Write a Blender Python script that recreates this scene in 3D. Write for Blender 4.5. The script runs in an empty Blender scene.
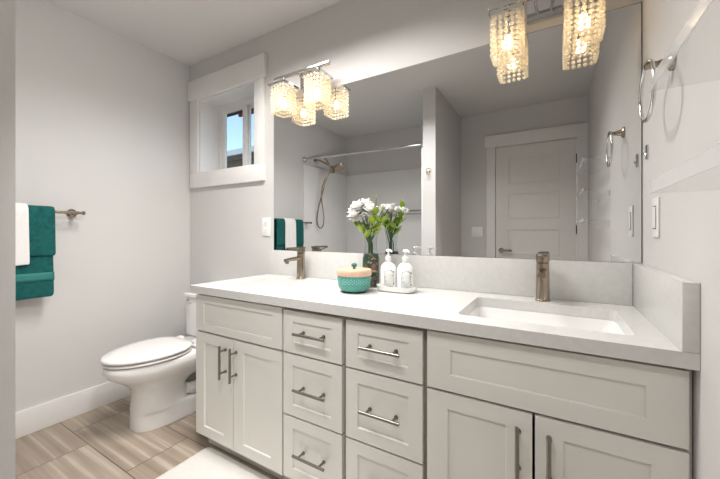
import bpy, bmesh, math, random
from mathutils import Vector, Matrix, Euler
random.seed(7)
S = bpy.context.scene
COL = S.collection
PI = math.pi

# ------------------------------------------------------------------ camera
cam_d = bpy.data.cameras.new('camera'); cam = bpy.data.objects.new('camera', cam_d); COL.objects.link(cam)
cam_d.sensor_width = 36; cam_d.lens = 328.5 / 720 * 36; cam_d.shift_y = -6.3 / 720
cam_d.clip_start = 0.02
cam.location = (-0.277, -1.566, 1.11); cam.rotation_euler = (PI / 2, 0, 0.535)
S.camera = cam

# ------------------------------------------------------------------ world, lights, exposure
S.view_settings.view_transform = 'Standard'; S.view_settings.look = 'None'
S.view_settings.gamma = 1; S.view_settings.use_curve_mapping = False
S.view_settings.exposure = 1.0
w = bpy.data.worlds.new('sky'); S.world = w; w.use_nodes = True
nt = w.node_tree; nt.nodes.clear()
sky = nt.nodes.new('ShaderNodeTexSky'); sky.sky_type = 'NISHITA'; sky.sun_disc = False
sky.sun_elevation = math.radians(50); sky.sun_rotation = math.radians(200); sky.air_density = 1.0; sky.dust_density = 0.3
bg = nt.nodes.new('ShaderNodeBackground'); bg.inputs['Strength'].default_value = 0.17
out = nt.nodes.new('ShaderNodeOutputWorld')
nt.links.new(sky.outputs[0], bg.inputs[0]); nt.links.new(bg.outputs[0], out.inputs[0])

def area(name, loc, rot, sx, sy, power, color=(1, 1, 1)):
    l = bpy.data.lights.new(name, 'AREA'); l.shape = 'RECTANGLE'; l.size = sx; l.size_y = sy
    l.energy = power; l.color = color; l.spread = math.radians(140)
    o = bpy.data.objects.new(name, l); COL.objects.link(o); o.location = loc; o.rotation_euler = rot
    return o
area('ceiling_fill_light', (-1.35, -0.645, 2.405), (0, 0, 0), 0.95, 0.25, 15, (1, 0.975, 0.95))  # added fill lamp, kept out of view and out of the mirror
def flash_fill(loc, aim, power):            # fill spots added ahead of the camera, standing in for a photographer's strobe
    l = bpy.data.lights.new('flash_fill', 'SPOT'); l.energy = power; l.shadow_soft_size = 0.0; l.color = (1, 0.985, 0.97)
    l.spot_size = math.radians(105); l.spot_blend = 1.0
    o = bpy.data.objects.new('flash_fill', l); COL.objects.link(o); o.location = loc
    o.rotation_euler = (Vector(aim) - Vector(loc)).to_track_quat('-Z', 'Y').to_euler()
flash_fill((-1.08, -1.02, 1.80), (-2.9, -1.0, 1.5), 12.0)
flash_fill((-1.00, -1.10, 1.65), (-1.9, -0.6, 0.1), 8.5)
flash_fill((-0.75, -1.20, 1.75), (-1.2, -0.6, 0.2), 7.0)
flash_fill((-0.50, -1.30, 1.65), (-0.6, -0.6, 0.2), 6.5)
BULB = 8.5

# ------------------------------------------------------------------ materials
def lin(c):
    return tuple(((v / 255) / 12.92 if v / 255 <= 0.04045 else ((v / 255 + 0.055) / 1.055) ** 2.4) for v in c) + (1,)
def mat(name, rgb, rough=0.5, metal=0.0, noise=0.0, nscale=20, bump=0.0, bscale=200, spec=0.5, trans=0.0, ior=1.45, sub=0.0, alpha=1.0):
    m = bpy.data.materials.new(name); m.use_nodes = True
    n = m.node_tree.nodes; L = m.node_tree.links; b = n['Principled BSDF']
    c = lin(rgb)
    b.inputs['Base Color'].default_value = c; b.inputs['Roughness'].default_value = rough
    b.inputs['Metallic'].default_value = metal; b.inputs['Specular IOR Level'].default_value = spec
    b.inputs['Transmission Weight'].default_value = trans; b.inputs['IOR'].default_value = ior
    b.inputs['Subsurface Weight'].default_value = sub
    tc = n.new('ShaderNodeTexCoord')
    if noise:
        t = n.new('ShaderNodeTexNoise'); t.inputs['Scale'].default_value = nscale; t.inputs['Detail'].default_value = 6
        r = n.new('ShaderNodeValToRGB')
        r.color_ramp.elements[0].position = 0.3; r.color_ramp.elements[1].position = 0.7
        r.color_ramp.elements[0].color = tuple(v * (1 - noise) for v in c[:3]) + (1,)
        r.color_ramp.elements[1].color = tuple(min(1, v * (1 + noise)) for v in c[:3]) + (1,)
        L.new(tc.outputs['Object'], t.inputs['Vector']); L.new(t.outputs['Fac'], r.inputs[0]); L.new(r.outputs[0], b.inputs['Base Color'])
    if bump:
        t = n.new('ShaderNodeTexNoise'); t.inputs['Scale'].default_value = bscale; t.inputs['Detail'].default_value = 3
        bp = n.new('ShaderNodeBump'); bp.inputs['Strength'].default_value = bump; bp.inputs['Distance'].default_value = 0.002
        L.new(tc.outputs['Object'], t.inputs['Vector']); L.new(t.outputs['Fac'], bp.inputs['Height']); L.new(bp.outputs[0], b.inputs['Normal'])
    return m
M = {}
M['wall'] = mat('wall_paint', (212, 210, 208), 0.6, noise=0.012, nscale=3, bump=0.15, bscale=250, spec=0.3)
M['ceiling'] = mat('ceiling_paint', (218, 216, 214), 0.8, bump=0.3, bscale=120, spec=0.2)
M['trim'] = mat('trim_paint', (232, 230, 228), 0.35, noise=0.01)
M['cab'] = mat('cabinet_paint', (228, 227, 221), 0.38, noise=0.01, nscale=8)
M['cab_gap_shade'] = mat('frame_gap_shade', (148, 144, 135), 0.5, noise=0.03)  # frame colour darkened to paint the shade in gaps between the fronts
M['quartz'] = mat('white_quartz', (211, 210, 207), 0.22, noise=0.035, nscale=60)
M['porcelain'] = mat('white_porcelain', (238, 237, 235), 0.08, noise=0.005, spec=0.6)
M['seat'] = mat('seat_plastic', (236, 234, 232), 0.22, noise=0.005)
M['nickel'] = mat('brushed_nickel', (165, 152, 136), 0.2, metal=1, noise=0.02, nscale=90)
M['chrome'] = mat('polished_chrome', (215, 215, 215), 0.1, metal=1, noise=0.01)
M['pull'] = mat('satin_pull_metal', (142, 138, 132), 0.33, metal=1, noise=0.04, nscale=120)
M['mirror'] = mat('silvered_glass', (228, 229, 229), 0.0, metal=1)
M['mirror_edge'] = mat('mirror_edge', (70, 72, 72), 0.3, noise=0.02)
M['surround'] = mat('acrylic_surround', (232, 231, 230), 0.18, noise=0.005)
M['door'] = mat('door_paint', (226, 224, 221), 0.35, noise=0.008)
M['plate'] = mat('plastic_plate', (240, 239, 236), 0.3, noise=0.005)
M['slot'] = mat('dark_slot', (60, 58, 56), 0.5, noise=0.02)
M['hinge'] = mat('dark_hinge', (62, 58, 54), 0.4, metal=0.8, noise=0.05)
M['teal'] = mat('teal_glaze', (78, 146, 136), 0.25, noise=0.08, nscale=30)
M['tealknob'] = mat('teal_knob', (38, 110, 95), 0.3, noise=0.08, nscale=30)
M['foot'] = mat('dark_foot', (28, 62, 60), 0.4, noise=0.05)
M['white_mark'] = mat('pale_marks', (150, 205, 195), 0.4, noise=0.03)
M['bottle'] = mat('white_ceramic', (243, 242, 240), 0.16, noise=0.005)
M['label'] = mat('pale_label', (222, 226, 222), 0.5, noise=0.02)
M['ink'] = mat('dark_ink', (52, 60, 58), 0.6, noise=0.1)
M['petal'] = mat('white_petal', (248, 247, 244), 0.55, noise=0.02, sub=0.0)
M['leaf'] = mat('green_leaf', (150, 178, 52), 0.45, noise=0.3, nscale=18)
M['stem'] = mat('green_stem', (62, 98, 50), 0.5, noise=0.25, nscale=30)
M['rug'] = mat('white_rug', (222, 218, 212), 0.95, noise=0.03, nscale=60, bump=1.0, bscale=300)
M['white_towel'] = mat('white_terry', (240, 238, 236), 0.95, noise=0.02, nscale=80, bump=1.0, bscale=350)
M['eave'] = mat('dark_eave', (86, 62, 46), 0.8, noise=0.2, nscale=12)
M['brick'] = mat('orange_board', (176, 96, 60), 0.8, noise=0.1)
M['shingle'] = mat('grey_shingle', (140, 145, 140), 0.9, noise=0.25, nscale=14)
M['fascia'] = mat('pale_fascia', (205, 212, 208), 0.7, noise=0.03)
M['siding'] = mat('dark_siding', (100, 96, 84), 0.8, noise=0.2, nscale=5)
M['soffit'] = mat('pink_wood', (218, 182, 156), 0.45, noise=0.08, nscale=25)

def glass_mat(name, rgb, rough=0.0, trans=0.85):
    # thin clear glass: mostly transparent, with a glossy surface
    m = bpy.data.materials.new(name); m.use_nodes = True; n = m.node_tree.nodes; L = m.node_tree.links; n.clear()
    t = n.new('ShaderNodeBsdfTransparent'); t.inputs[0].default_value = lin(rgb)
    g = n.new('ShaderNodeBsdfGlossy'); g.inputs['Roughness'].default_value = rough
    f = n.new('ShaderNodeLayerWeight'); f.inputs[0].default_value = 0.5
    pw = n.new('ShaderNodeMath'); pw.operation = 'POWER'; pw.inputs[1].default_value = 4.0
    mx = n.new('ShaderNodeMixShader'); o = n.new('ShaderNodeOutputMaterial')
    mm = n.new('ShaderNodeMath'); mm.operation = 'MULTIPLY_ADD'; mm.inputs[1].default_value = 0.45; mm.inputs[2].default_value = 0.03
    L.new(f.outputs['Facing'], pw.inputs[0]); L.new(pw.outputs[0], mm.inputs[0]); L.new(mm.outputs[0], mx.inputs[0]); L.new(t.outputs[0], mx.inputs[1]); L.new(g.outputs[0], mx.inputs[2]); L.new(mx.outputs[0], o.inputs[0])
    return m
M['glass'] = glass_mat('clear_glass', (250, 252, 251), 0.0, 0.88)
M['pane'] = glass_mat('window_glass', (252, 253, 253), 0.0, 0.9)

def acrylic(name, op):
    m = bpy.data.materials.new(name); m.use_nodes = True; n = m.node_tree.nodes; L = m.node_tree.links; n.clear()
    t = n.new('ShaderNodeBsdfTransparent'); t.inputs[0].default_value = (0.975, 0.975, 0.975, 1)
    d = n.new('ShaderNodeBsdfPrincipled'); d.inputs['Base Color'].default_value = (0.85, 0.85, 0.84, 1); d.inputs['Roughness'].default_value = 0.08
    mx = n.new('ShaderNodeMixShader'); mx.inputs[0].default_value = op
    o = n.new('ShaderNodeOutputMaterial')
    L.new(t.outputs[0], mx.inputs[1]); L.new(d.outputs[0], mx.inputs[2]); L.new(mx.outputs[0], o.inputs[0])
    return m
M['acrylic'] = acrylic('clear_acrylic', 0.10); M['lip'] = acrylic('acrylic_lip', 0.45)

def bead_mat():
    m = bpy.data.materials.new('crystal_bead'); m.use_nodes = True; n = m.node_tree.nodes; L = m.node_tree.links; n.clear()
    t = n.new('ShaderNodeBsdfTranslucent'); t.inputs[0].default_value = (1.0, 0.94, 0.82, 1)
    r = n.new('ShaderNodeBsdfTransparent'); r.inputs[0].default_value = (0.95, 0.9, 0.78, 1)
    g = n.new('ShaderNodeBsdfGlossy'); g.inputs[0].default_value = (0.95, 0.93, 0.88, 1); g.inputs['Roughness'].default_value = 0.12
    a = n.new('ShaderNodeMixShader'); a.inputs[0].default_value = 0.2
    b = n.new('ShaderNodeMixShader'); b.inputs[0].default_value = 0.25
    o = n.new('ShaderNodeOutputMaterial')
    L.new(t.outputs[0], a.inputs[1]); L.new(r.outputs[0], a.inputs[2]); L.new(a.outputs[0], b.inputs[1]); L.new(g.outputs[0], b.inputs[2]); L.new(b.outputs[0], o.inputs[0])
    return m
M['bead'] = bead_mat()
def emit(name, rgb, s):
    m = bpy.data.materials.new(name); m.use_nodes = True; n = m.node_tree.nodes; L = m.node_tree.links; n.clear()
    e = n.new('ShaderNodeEmission'); e.inputs[0].default_value = lin(rgb); e.inputs[1].default_value = s
    o = n.new('ShaderNodeOutputMaterial'); L.new(e.outputs[0], o.inputs[0]); return m
M['bulb'] = emit('lit_bulb', (255, 228, 190), BULB)
M['lamp'] = emit('lit_diffuser', (255, 250, 245), 2.0)

def floor_mat():
    m = bpy.data.materials.new('floor_tile'); m.use_nodes = True; n = m.node_tree.nodes; L = m.node_tree.links; b = n['Principled BSDF']
    g = n.new('ShaderNodeNewGeometry'); sp = n.new('ShaderNodeSeparateXYZ'); L.new(g.outputs['Position'], sp.inputs[0])
    def mt(op, a, b2=None, c=None):
        k = n.new('ShaderNodeMath'); k.operation = op
        for i, v in enumerate((a, b2, c)):
            if v is None: continue
            if isinstance(v, (int, float)): k.inputs[i].default_value = v
            else: L.new(v, k.inputs[i])
        return k.outputs[0]
    X, Y = sp.outputs[0], sp.outputs[1]
    v = mt('DIVIDE', mt('ADD', Y, 0.807), 0.299); row = mt('FLOOR', v); fv = mt('FRACT', v)
    u = mt('DIVIDE', mt('ADD', mt('ADD', X, 2.588), mt('MULTIPLY', row, 0.197)), 0.597); col = mt('FLOOR', u); fu = mt('FRACT', u)
    ev = mt('MULTIPLY', mt('MINIMUM', fv, mt('SUBTRACT', 1, fv)), 0.299); eu = mt('MULTIPLY', mt('MINIMUM', fu, mt('SUBTRACT', 1, fu)), 0.597)
    edge = mt('LESS_THAN', mt('MINIMUM', ev, eu), 0.0018)
    cb = n.new('ShaderNodeCombineXYZ'); L.new(col, cb.inputs[0]); L.new(row, cb.inputs[1])
    wn = n.new('ShaderNodeTexWhiteNoise'); L.new(cb.outputs[0], wn.inputs['Vector'])
    # streaks along the tile's long side
    c2 = n.new('ShaderNodeCombineXYZ')
    L.new(mt('MULTIPLY', X, 0.55), c2.inputs[0]); L.new(mt('MULTIPLY', Y, 26.0), c2.inputs[1]); L.new(mt('MULTIPLY', wn.outputs['Value'], 40), c2.inputs[2])
    t = n.new('ShaderNodeTexNoise'); t.inputs['Scale'].default_value = 1.2; t.inputs['Detail'].default_value = 4; t.inputs['Distortion'].default_value = 0.15
    L.new(c2.outputs[0], t.inputs['Vector'])
    r = n.new('ShaderNodeValToRGB'); cr = r.color_ramp
    cr.elements[0].position = 0.25; cr.elements[0].color = lin((134, 119, 105))
    cr.elements[1].position = 0.78; cr.elements[1].color = lin((196, 185, 172))
    e = cr.elements.new(0.45); e.color = lin((157, 142, 127)); e = cr.elements.new(0.57); e.color = lin((165, 150, 135)); e = cr.elements.new(0.64); e.color = lin((184, 171, 156))
    L.new(t.outputs['Fac'], r.inputs[0])
    t2 = n.new('ShaderNodeTexNoise'); t2.inputs['Scale'].default_value = 3.5; t2.inputs['Detail'].default_value = 5; L.new(g.outputs['Position'], t2.inputs['Vector'])
    val = mt('ADD', mt('MULTIPLY', wn.outputs['Value'], 0.16), mt('ADD', mt('MULTIPLY', t2.outputs['Fac'], 0.35), 0.76))
    hs = n.new('ShaderNodeHueSaturation'); L.new(val, hs.inputs['Value']); L.new(r.outputs[0], hs.inputs['Color'])
    mx = n.new('ShaderNodeMix'); mx.data_type = 'RGBA'; L.new(edge, mx.inputs[0]); L.new(hs.outputs[0], mx.inputs[6]); mx.inputs[7].default_value = lin((74, 62, 54))
    L.new(mx.outputs[2], b.inputs['Base Color']); b.inputs['Roughness'].default_value = 0.38
    bp = n.new('ShaderNodeBump'); bp.inputs['Strength'].default_value = 0.4; bp.inputs['Distance'].default_value = 0.002; bp.invert = True
    L.new(edge, bp.inputs['Height']); L.new(bp.outputs[0], b.inputs['Normal'])
    return m
M['floor'] = floor_mat()

def towel_mat():
    m = mat('teal_terry', (17, 88, 86), 0.95, noise=0.28, nscale=45, bump=1.0, bscale=320)
    return m
M['teal_towel'] = towel_mat()
M['teal_band'] = mat('woven_band', (44, 122, 116), 0.6, noise=0.08, nscale=90, bump=0.5, bscale=500)

def mottled():
    m = bpy.data.materials.new('vase_filling'); m.use_nodes = True; n = m.node_tree.nodes; L = m.node_tree.links; b = n['Principled BSDF']
    tc = n.new('ShaderNodeTexCoord'); v = n.new('ShaderNodeTexVoronoi'); v.inputs['Scale'].default_value = 105
    r = n.new('ShaderNodeValToRGB'); cr = r.color_ramp; cr.interpolation = 'CONSTANT'
    cr.elements[0].color = lin((22, 62, 44)); cr.elements[1].position = 0.8; cr.elements[1].color = lin((150, 84, 76))
    for p, c in ((0.3, (52, 44, 38)), (0.45, (20, 84, 62)), (0.6, (96, 116, 60)), (0.7, (34, 50, 40)), (0.93, (196, 150, 134))):
        e = cr.elements.new(p); e.color = lin(c)
    sp = n.new('ShaderNodeSeparateColor'); L.new(tc.outputs['Object'], v.inputs['Vector']); L.new(v.outputs['Color'], sp.inputs[0]); L.new(sp.outputs[0], r.inputs[0]); L.new(r.outputs[0], b.inputs['Base Color'])
    b.inputs['Roughness'].default_value = 0.3
    return m
M['mottled'] = mottled()

# ------------------------------------------------------------------ mesh helpers
def NB(): return bmesh.new()
def add_box(bm, x0, x1, y0, y1, z0, z1, bev=0.0, seg=2):
    r = bmesh.ops.create_cube(bm, size=1)
    vs = r['verts']
    bmesh.ops.scale(bm, vec=(x1 - x0, y1 - y0, z1 - z0), verts=vs)
    bmesh.ops.translate(bm, vec=((x0 + x1) / 2, (y0 + y1) / 2, (z0 + z1) / 2), verts=vs)
    if bev:
        es = list({e for v in vs for e in v.link_edges})
        bmesh.ops.bevel(bm, geom=es, offset=bev, segments=seg, affect='EDGES', profile=0.6)
def frame_of(d):
    d = d.normalized(); a = Vector((0, 0, 1)) if abs(d.z) < 0.9 else Vector((1, 0, 0))
    u = d.cross(a).normalized(); return u, d.cross(u).normalized()
def add_tube(bm, pts, r, n=12, closed=False, caps=True):
    pts = [Vector(p) for p in pts]; k = len(pts); rr = r if isinstance(r, (list, tuple)) else [r] * k
    rings = []; pu = None
    for i, p in enumerate(pts):
        if closed: d = pts[(i + 1) % k] - pts[i - 1]
        else: d = pts[min(i + 1, k - 1)] - pts[max(i - 1, 0)]
        d.normalize()
        if pu is None: u, v = frame_of(d)
        else:
            u = (pu - d * pu.dot(d)).normalized(); v = d.cross(u)
        pu = u
        rings.append([bm.verts.new(p + (u * math.cos(a) + v * math.sin(a)) * rr[i]) for a in (2 * PI * j / n for j in range(n))])
    m = k if closed else k - 1
    for i in range(m):
        A, B = rings[i], rings[(i + 1) % k]
        for j in range(n): bm.faces.new((A[j], A[(j + 1) % n], B[(j + 1) % n], B[j]))
    if caps and not closed:
        bm.faces.new(rings[0][::-1]); bm.faces.new(rings[-1])
def add_lathe(bm, c, prof, n=32, sx=1, sy=1):
    """prof: list of (r, z) from bottom to top, closed at r=0 ends"""
    rings = []
    for r, z in prof:
        if r < 1e-6: rings.append([bm.verts.new((c[0], c[1], c[2] + z))])
        else: rings.append([bm.verts.new((c[0] + sx * r * math.cos(2 * PI * j / n), c[1] + sy * r * math.sin(2 * PI * j / n), c[2] + z)) for j in range(n)])
    for A, B in zip(rings, rings[1:]):
        for j in range(n):
            q = (j + 1) % n
            if len(A) == 1 and len(B) == 1: continue
            if len(A) == 1: bm.faces.new((A[0], B[q], B[j]))
            elif len(B) == 1: bm.faces.new((A[j], A[q], B[0]))
            else: bm.faces.new((A[j], A[q], B[q], B[j]))
def add_loft(bm, rings, cap0=True, cap1=True):
    R = [[bm.verts.new(p) for p in r] for r in rings]; n = len(R[0])
    for A, B in zip(R, R[1:]):
        for j in range(n): bm.faces.new((A[j], A[(j + 1) % n], B[(j + 1) % n], B[j]))
    if cap0: bm.faces.new(R[0][::-1])
    if cap1: bm.faces.new(R[-1])
def rrect(cx, cy, hx, hy, r, z, n=6):
    o = []
    for qx, qy, a0 in ((1, 1, 0), (-1, 1, PI / 2), (-1, -1, PI), (1, -1, 3 * PI / 2)):
        for k in range(n + 1):
            a = a0 + PI / 2 * k / n
            o.append((cx + qx * (hx - r) + r * math.cos(a), cy + qy * (hy - r) + r * math.sin(a), z))
    return o
def link(name, bm, m, parent=None, smooth=False, loc=None, auto=40):
    bmesh.ops.recalc_face_normals(bm, faces=bm.faces)
    org = root_loc(parent) if parent else None
    if org is None:                      # top-level mesh: origin at its own base
        xs_ = [v.co.x for v in bm.verts]; ys_ = [v.co.y for v in bm.verts]
        org = Vector(((min(xs_) + max(xs_)) / 2, (min(ys_) + max(ys_)) / 2, min(v.co.z for v in bm.verts)))
    bmesh.ops.translate(bm, verts=bm.verts, vec=-org)
    me = bpy.data.meshes.new(name); bm.to_mesh(me); bm.free()
    me.materials.append(m)
    if smooth:
        for p in me.polygons: p.use_smooth = True
        if auto: me.set_sharp_from_angle(angle=math.radians(auto))
    o = bpy.data.objects.new(name, me); COL.objects.link(o)
    if parent: o.parent = parent
    else: o.location = org
    return o
def root_loc(o):
    while o.parent: o = o.parent
    return Vector(o.location)
def tag(o, label, cat, group=None):
    o['label'] = label; o['category'] = cat
    if group: o['group'] = group
    return o
def thing(name, label, cat, loc, group=None):
    o = bpy.data.objects.new(name, None); COL.objects.link(o); o.location = loc; o.empty_display_size = 0.05
    return tag(o, label, cat, group)
def struct(name, bm, m, parent=None, smooth=False):
    o = link(name, bm, m, parent, smooth)
    if not parent: o['kind'] = 'structure'
    return o
def box(name, b, m, parent=None, bev=0.0, seg=2, smooth=None):
    bm = NB(); add_box(bm, *b, bev=bev, seg=seg)
    return link(name, bm, m, parent, smooth=bool(bev) if smooth is None else smooth)
def sbox(name, b, m, parent=None, bev=0.0):
    o = box(name, b, m, parent, bev)
    if not parent: o['kind'] = 'structure'
    return o
def copy_tree(o, loc, label=None):
    c = o.copy(); COL.objects.link(c); c.location = loc
    if label: c['label'] = label
    for ch in list(o.children):
        d = ch.copy(); COL.objects.link(d); d.parent = c
        for g in list(ch.children):
            e = g.copy(); COL.objects.link(e); e.parent = d
    return c

XL, YF, ZC = -2.785, -2.29, 2.44      # left wall, door wall, ceiling
H = 0.843                              # counter top

# ------------------------------------------------------------------ the room
sbox('floor', (XL - 0.1, 0.1, YF - 0.1, 0.1, -0.08, 0), M['floor'])
sbox('ceiling', (XL - 0.1, 0.1, YF - 0.1, 0.22, ZC, ZC + 0.08), M['ceiling'])
sbox('wall_left', (XL - 0.1, XL, YF - 0.1, 0.22, 0, ZC), M['wall'])
sbox('wall_right', (0, 0.1, YF - 0.1, 0.22, 0, ZC), M['wall'])
WX0, WX1, WZ0, WZ1 = -2.66, -2.03, 1.575, 2.15
bm = NB()
add_box(bm, XL, WX0, 0, 0.22, 0, ZC); add_box(bm, WX1, 0, 0, 0.22, 0, ZC)
add_box(bm, WX0, WX1, 0, 0.22, 0, WZ0); add_box(bm, WX0, WX1, 0, 0.22, WZ1, ZC)
struct('wall_back', bm, M['wall'])
DX0, DX1, DZ = -0.835, -0.088, 2.045
bm = NB()
add_box(bm, XL, DX0, YF - 0.1, YF, 0, ZC); add_box(bm, DX1, 0, YF - 0.1, YF, 0, ZC); add_box(bm, DX0, DX1, YF - 0.1, YF, DZ, ZC)
struct('wall_front', bm, M['wall'])
sbox('wall_partition', (-1.325, -1.205, YF, -1.352, 0, ZC), M['wall'])
# baseboards
def baseboard(name, x0, x1, y0, y1): sbox(name, (x0, x1, y0, y1, 0, 0.142), M['trim'], bev=0.004)
baseboard('baseboard_left', XL, XL + 0.014, -1.36, -0.001)
baseboard('baseboard_back', XL + 0.015, -1.90, -0.014, 0)
baseboard('baseboard_partition', -1.205, -1.191, YF + 0.016, -1.352)
baseboard('baseboard_partition_end', -1.325, -1.205, -1.351, -1.338)
baseboard('baseboard_front', -1.19, -0.93, YF, YF + 0.014)
baseboard('baseboard_right', -0.014, 0, YF + 0.03, -0.60)

# window
win = bpy.data.objects.new('window_1', None); COL.objects.link(win); win.location = (WX0, 0, WZ0); win['kind'] = 'structure'
t = 0.018
box('casing', (-2.758, WX0, -t, -0.0005, WZ0 + 0.0005, 2.1495), M['trim'], win, 0.002)
box('casing', (WX1, -1.94, -t, -0.0005, WZ0 + 0.0005, 2.1495), M['trim'], win, 0.002)
box('apron', (-2.758, -1.94, -t - 0.002, -0.0005, 1.462, WZ0), M['trim'], win, 0.002)
box('header', (-2.775, -1.925, -t - 0.010, -0.0005, 2.15, 2.30), M['trim'], win, 0.002)
bm = NB()
for b_ in ((WX0, WX0 + 0.008, 0, 0.2, WZ0, WZ1), (WX1 - 0.008, WX1, 0, 0.2, WZ0, WZ1), (WX0 + 0.008, WX1 - 0.008, 0, 0.2, WZ0, WZ0 + 0.008), (WX0 + 0.008, WX1 - 0.008, 0, 0.2, WZ1 - 0.008, WZ1)): add_box(bm, *b_)
link('jamb', bm, M['trim'], win)
bm = NB(); y0, y1 = 0.160, 0.205
fl, fr = -2.615, -2.075
add_box(bm, WX0 + .009, fl, y0, y1, WZ0 + .009, WZ1 - .009); add_box(bm, fr, WX1 - .009, y0, y1, WZ0 + .009, WZ1 - .009)
add_box(bm, fl, fr, y0, y1, WZ0 + .009, WZ0 + .018); add_box(bm, fl, fr, y0, y1, WZ1 - .05, WZ1 - .009)
link('window_frame', bm, M['trim'], win)
def sash(name, x0, x1, ya_, yb_, st):
    bm = NB(); z0, z1 = WZ0 + .019, WZ1 - .051
    add_box(bm, x0, x0 + st, ya_, yb_, z0, z1); add_box(bm, x1 - st, x1, ya_, yb_, z0, z1)
    add_box(bm, x0 + st, x1 - st, ya_, yb_, z0, z0 + 0.012); add_box(bm, x0 + st, x1 - st, ya_, yb_, z1 - 0.022, z1)
    o = link(name, bm, M['trim'], win)
    box('pane', (x0 + st, x1 - st, (ya_ + yb_) / 2 - .001, (ya_ + yb_) / 2 + .001, z0 + 0.012, z1 - 0.022), M['pane'], o)
    return o
s1 = sash('sliding_sash', fl + 0.001, -2.318, 0.164, 0.181, 0.044)
s2 = sash('fixed_sash', -2.330, fr - 0.001, 0.185, 0.202, 0.022)
bm = NB(); add_box(bm, -2.350, -2.336, 0.152, 0.163, 1.80, 1.87, 0.003); link('latch', bm, M['plate'], s1)

# outside
e1 = box('roof_eave', (-4.6, -1.2, 0.23, 0.66, 2.31, 2.42), M['eave']); e1['kind'] = 'structure'
box('eave_board', (-3.03, -2.2, 0.665, 0.69, 2.29, 2.42), M['brick'], e1)
nb = thing('neighbour_house', 'house with grey shingled roof and dark siding seen through the window', 'house', (-9, 6, 0))
box('wall', (-14, -4.5, 5.6, 9, 0, 3.5), M['siding'], nb)
bm = NB(); r = [(-14.4, 5.2, 3.60), (-4.1, 5.2, 3.60), (-4.1, 9, 4.6), (-14.4, 9, 4.6)]
vs = [bm.verts.new(p) for p in r] + [bm.verts.new((p[0], p[1], p[2] + 0.1)) for p in r]
for f in ((0, 1, 2, 3), (4, 5, 6, 7), (0, 1, 5, 4), (1, 2, 6, 5), (2, 3, 7, 6), (3, 0, 4, 7)): bm.faces.new([vs[i] for i in f])
link('roof', bm, M['shingle'], nb)
box('fascia', (-14.4, -4.1, 5.10, 5.19, 3.50, 3.66), M['fascia'], nb)
sbox('ground', (-30, 30, 0.3, 40, -0.4, -0.1), M['siding'])

# door wall
dr = bpy.data.objects.new('door_1', None); COL.objects.link(dr); dr.location = (-0.46, YF, 0); dr['kind'] = 'structure'
bm = NB(); yd = YF - 0.006
x0, x1 = DX0 + 0.004, DX1 - 0.004
pans = [(1.63, 1.915), (1.245, 1.53), (0.86, 1.145), (0.475, 0.76), (0.16, 0.375)]
st = 0.125
add_box(bm, x0, x0 + st, yd - 0.035, yd, 0.008, DZ - 0.004); add_box(bm, x1 - st, x1, yd - 0.035, yd, 0.008, DZ - 0.004)
zz = [0.008] + [v for p in reversed(pans) for v in p] + [DZ - 0.004]
for a, b_ in zip(zz[0::2], zz[1::2]): add_box(bm, x0 + st, x1 - st, yd - 0.035, yd, a, b_)
leafd = link('door_leaf', bm, M['door'], dr)
for a, b_ in pans:
    bm = NB(); add_box(bm, x0 + st, x1 - st, yd - 0.03, yd - 0.010, a, b_); add_box(bm, x0 + st + 0.02, x1 - st - 0.02, yd - 0.02, yd - 0.005, a + 0.02, b_ - 0.02, 0.004)
    link('panel', bm, M['door'], leafd)
bm = NB(); add_tube(bm, [(x0 + 0.055, yd, 0.925), (x0 + 0.055, yd + 0.008, 0.925)], 0.028, 20); add_tube(bm, [(x0 + 0.055, yd + 0.008, 0.925), (x0 + 0.055, yd + 0.045, 0.925)], 0.011, 12)
add_box(bm, x0 + 0.045, x0 + 0.165, yd + 0.038, yd + 0.052, 0.915, 0.937, 0.004); link('door_handle', bm, M['nickel'], dr, True)
for z in (0.25, 1.1, 1.80): box('hinge', (x1 - 0.006, x1 + 0.003, yd, yd + 0.008, z, z + 0.09), M['hinge'], dr)
bm = NB(); add_box(bm, -0.925, DX0, YF, YF + 0.018, 0, DZ, 0.002); add_box(bm, DX1, -0.001, YF, YF + 0.018, 0, DZ, 0.002)
o = struct('trim_1', bm, M['trim'])
sbox('trim_2', (-0.945, -0.001, YF, YF + 0.026, DZ + 0.001, 2.175), M['trim'], bev=0.002)

# ------------------------------------------------------------------ vanity cabinet
van = thing('vanity_cabinet', 'long off-white shaker bathroom vanity under the white quartz counter', 'cabinet', (-0.945, -0.27, 0))
CB = H - 0.037                      # underside of the counter slab
yf0 = -0.515                        # face frame front
bm = NB()
add_box(bm, -1.875, -1.857, yf0, -0.002, 0.075, CB - 0.001); add_box(bm, -0.02, -0.002, yf0, -0.002, 0.075, CB - 0.001)
add_box(bm, -1.857, -0.02, -0.012, -0.002, 0.0, CB - 0.001); add_box(bm, -1.857, -0.02, yf0 + 0.02, -0.012, 0.075, 0.093)
link('carcass', bm, M['cab'], van)
bm = NB()
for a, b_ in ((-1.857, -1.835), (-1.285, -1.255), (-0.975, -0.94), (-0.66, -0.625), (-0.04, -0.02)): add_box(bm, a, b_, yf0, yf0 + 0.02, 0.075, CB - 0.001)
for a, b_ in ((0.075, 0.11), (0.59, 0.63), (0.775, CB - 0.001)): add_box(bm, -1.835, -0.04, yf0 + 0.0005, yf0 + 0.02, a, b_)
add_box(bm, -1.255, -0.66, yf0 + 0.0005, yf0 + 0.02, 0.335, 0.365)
link('face_frame', bm, M['cab_gap_shade'], van)
box('toe_kick', (-1.857, -0.002, -0.475, -0.457, 0, 0.0745), M['cab'], van)
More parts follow.
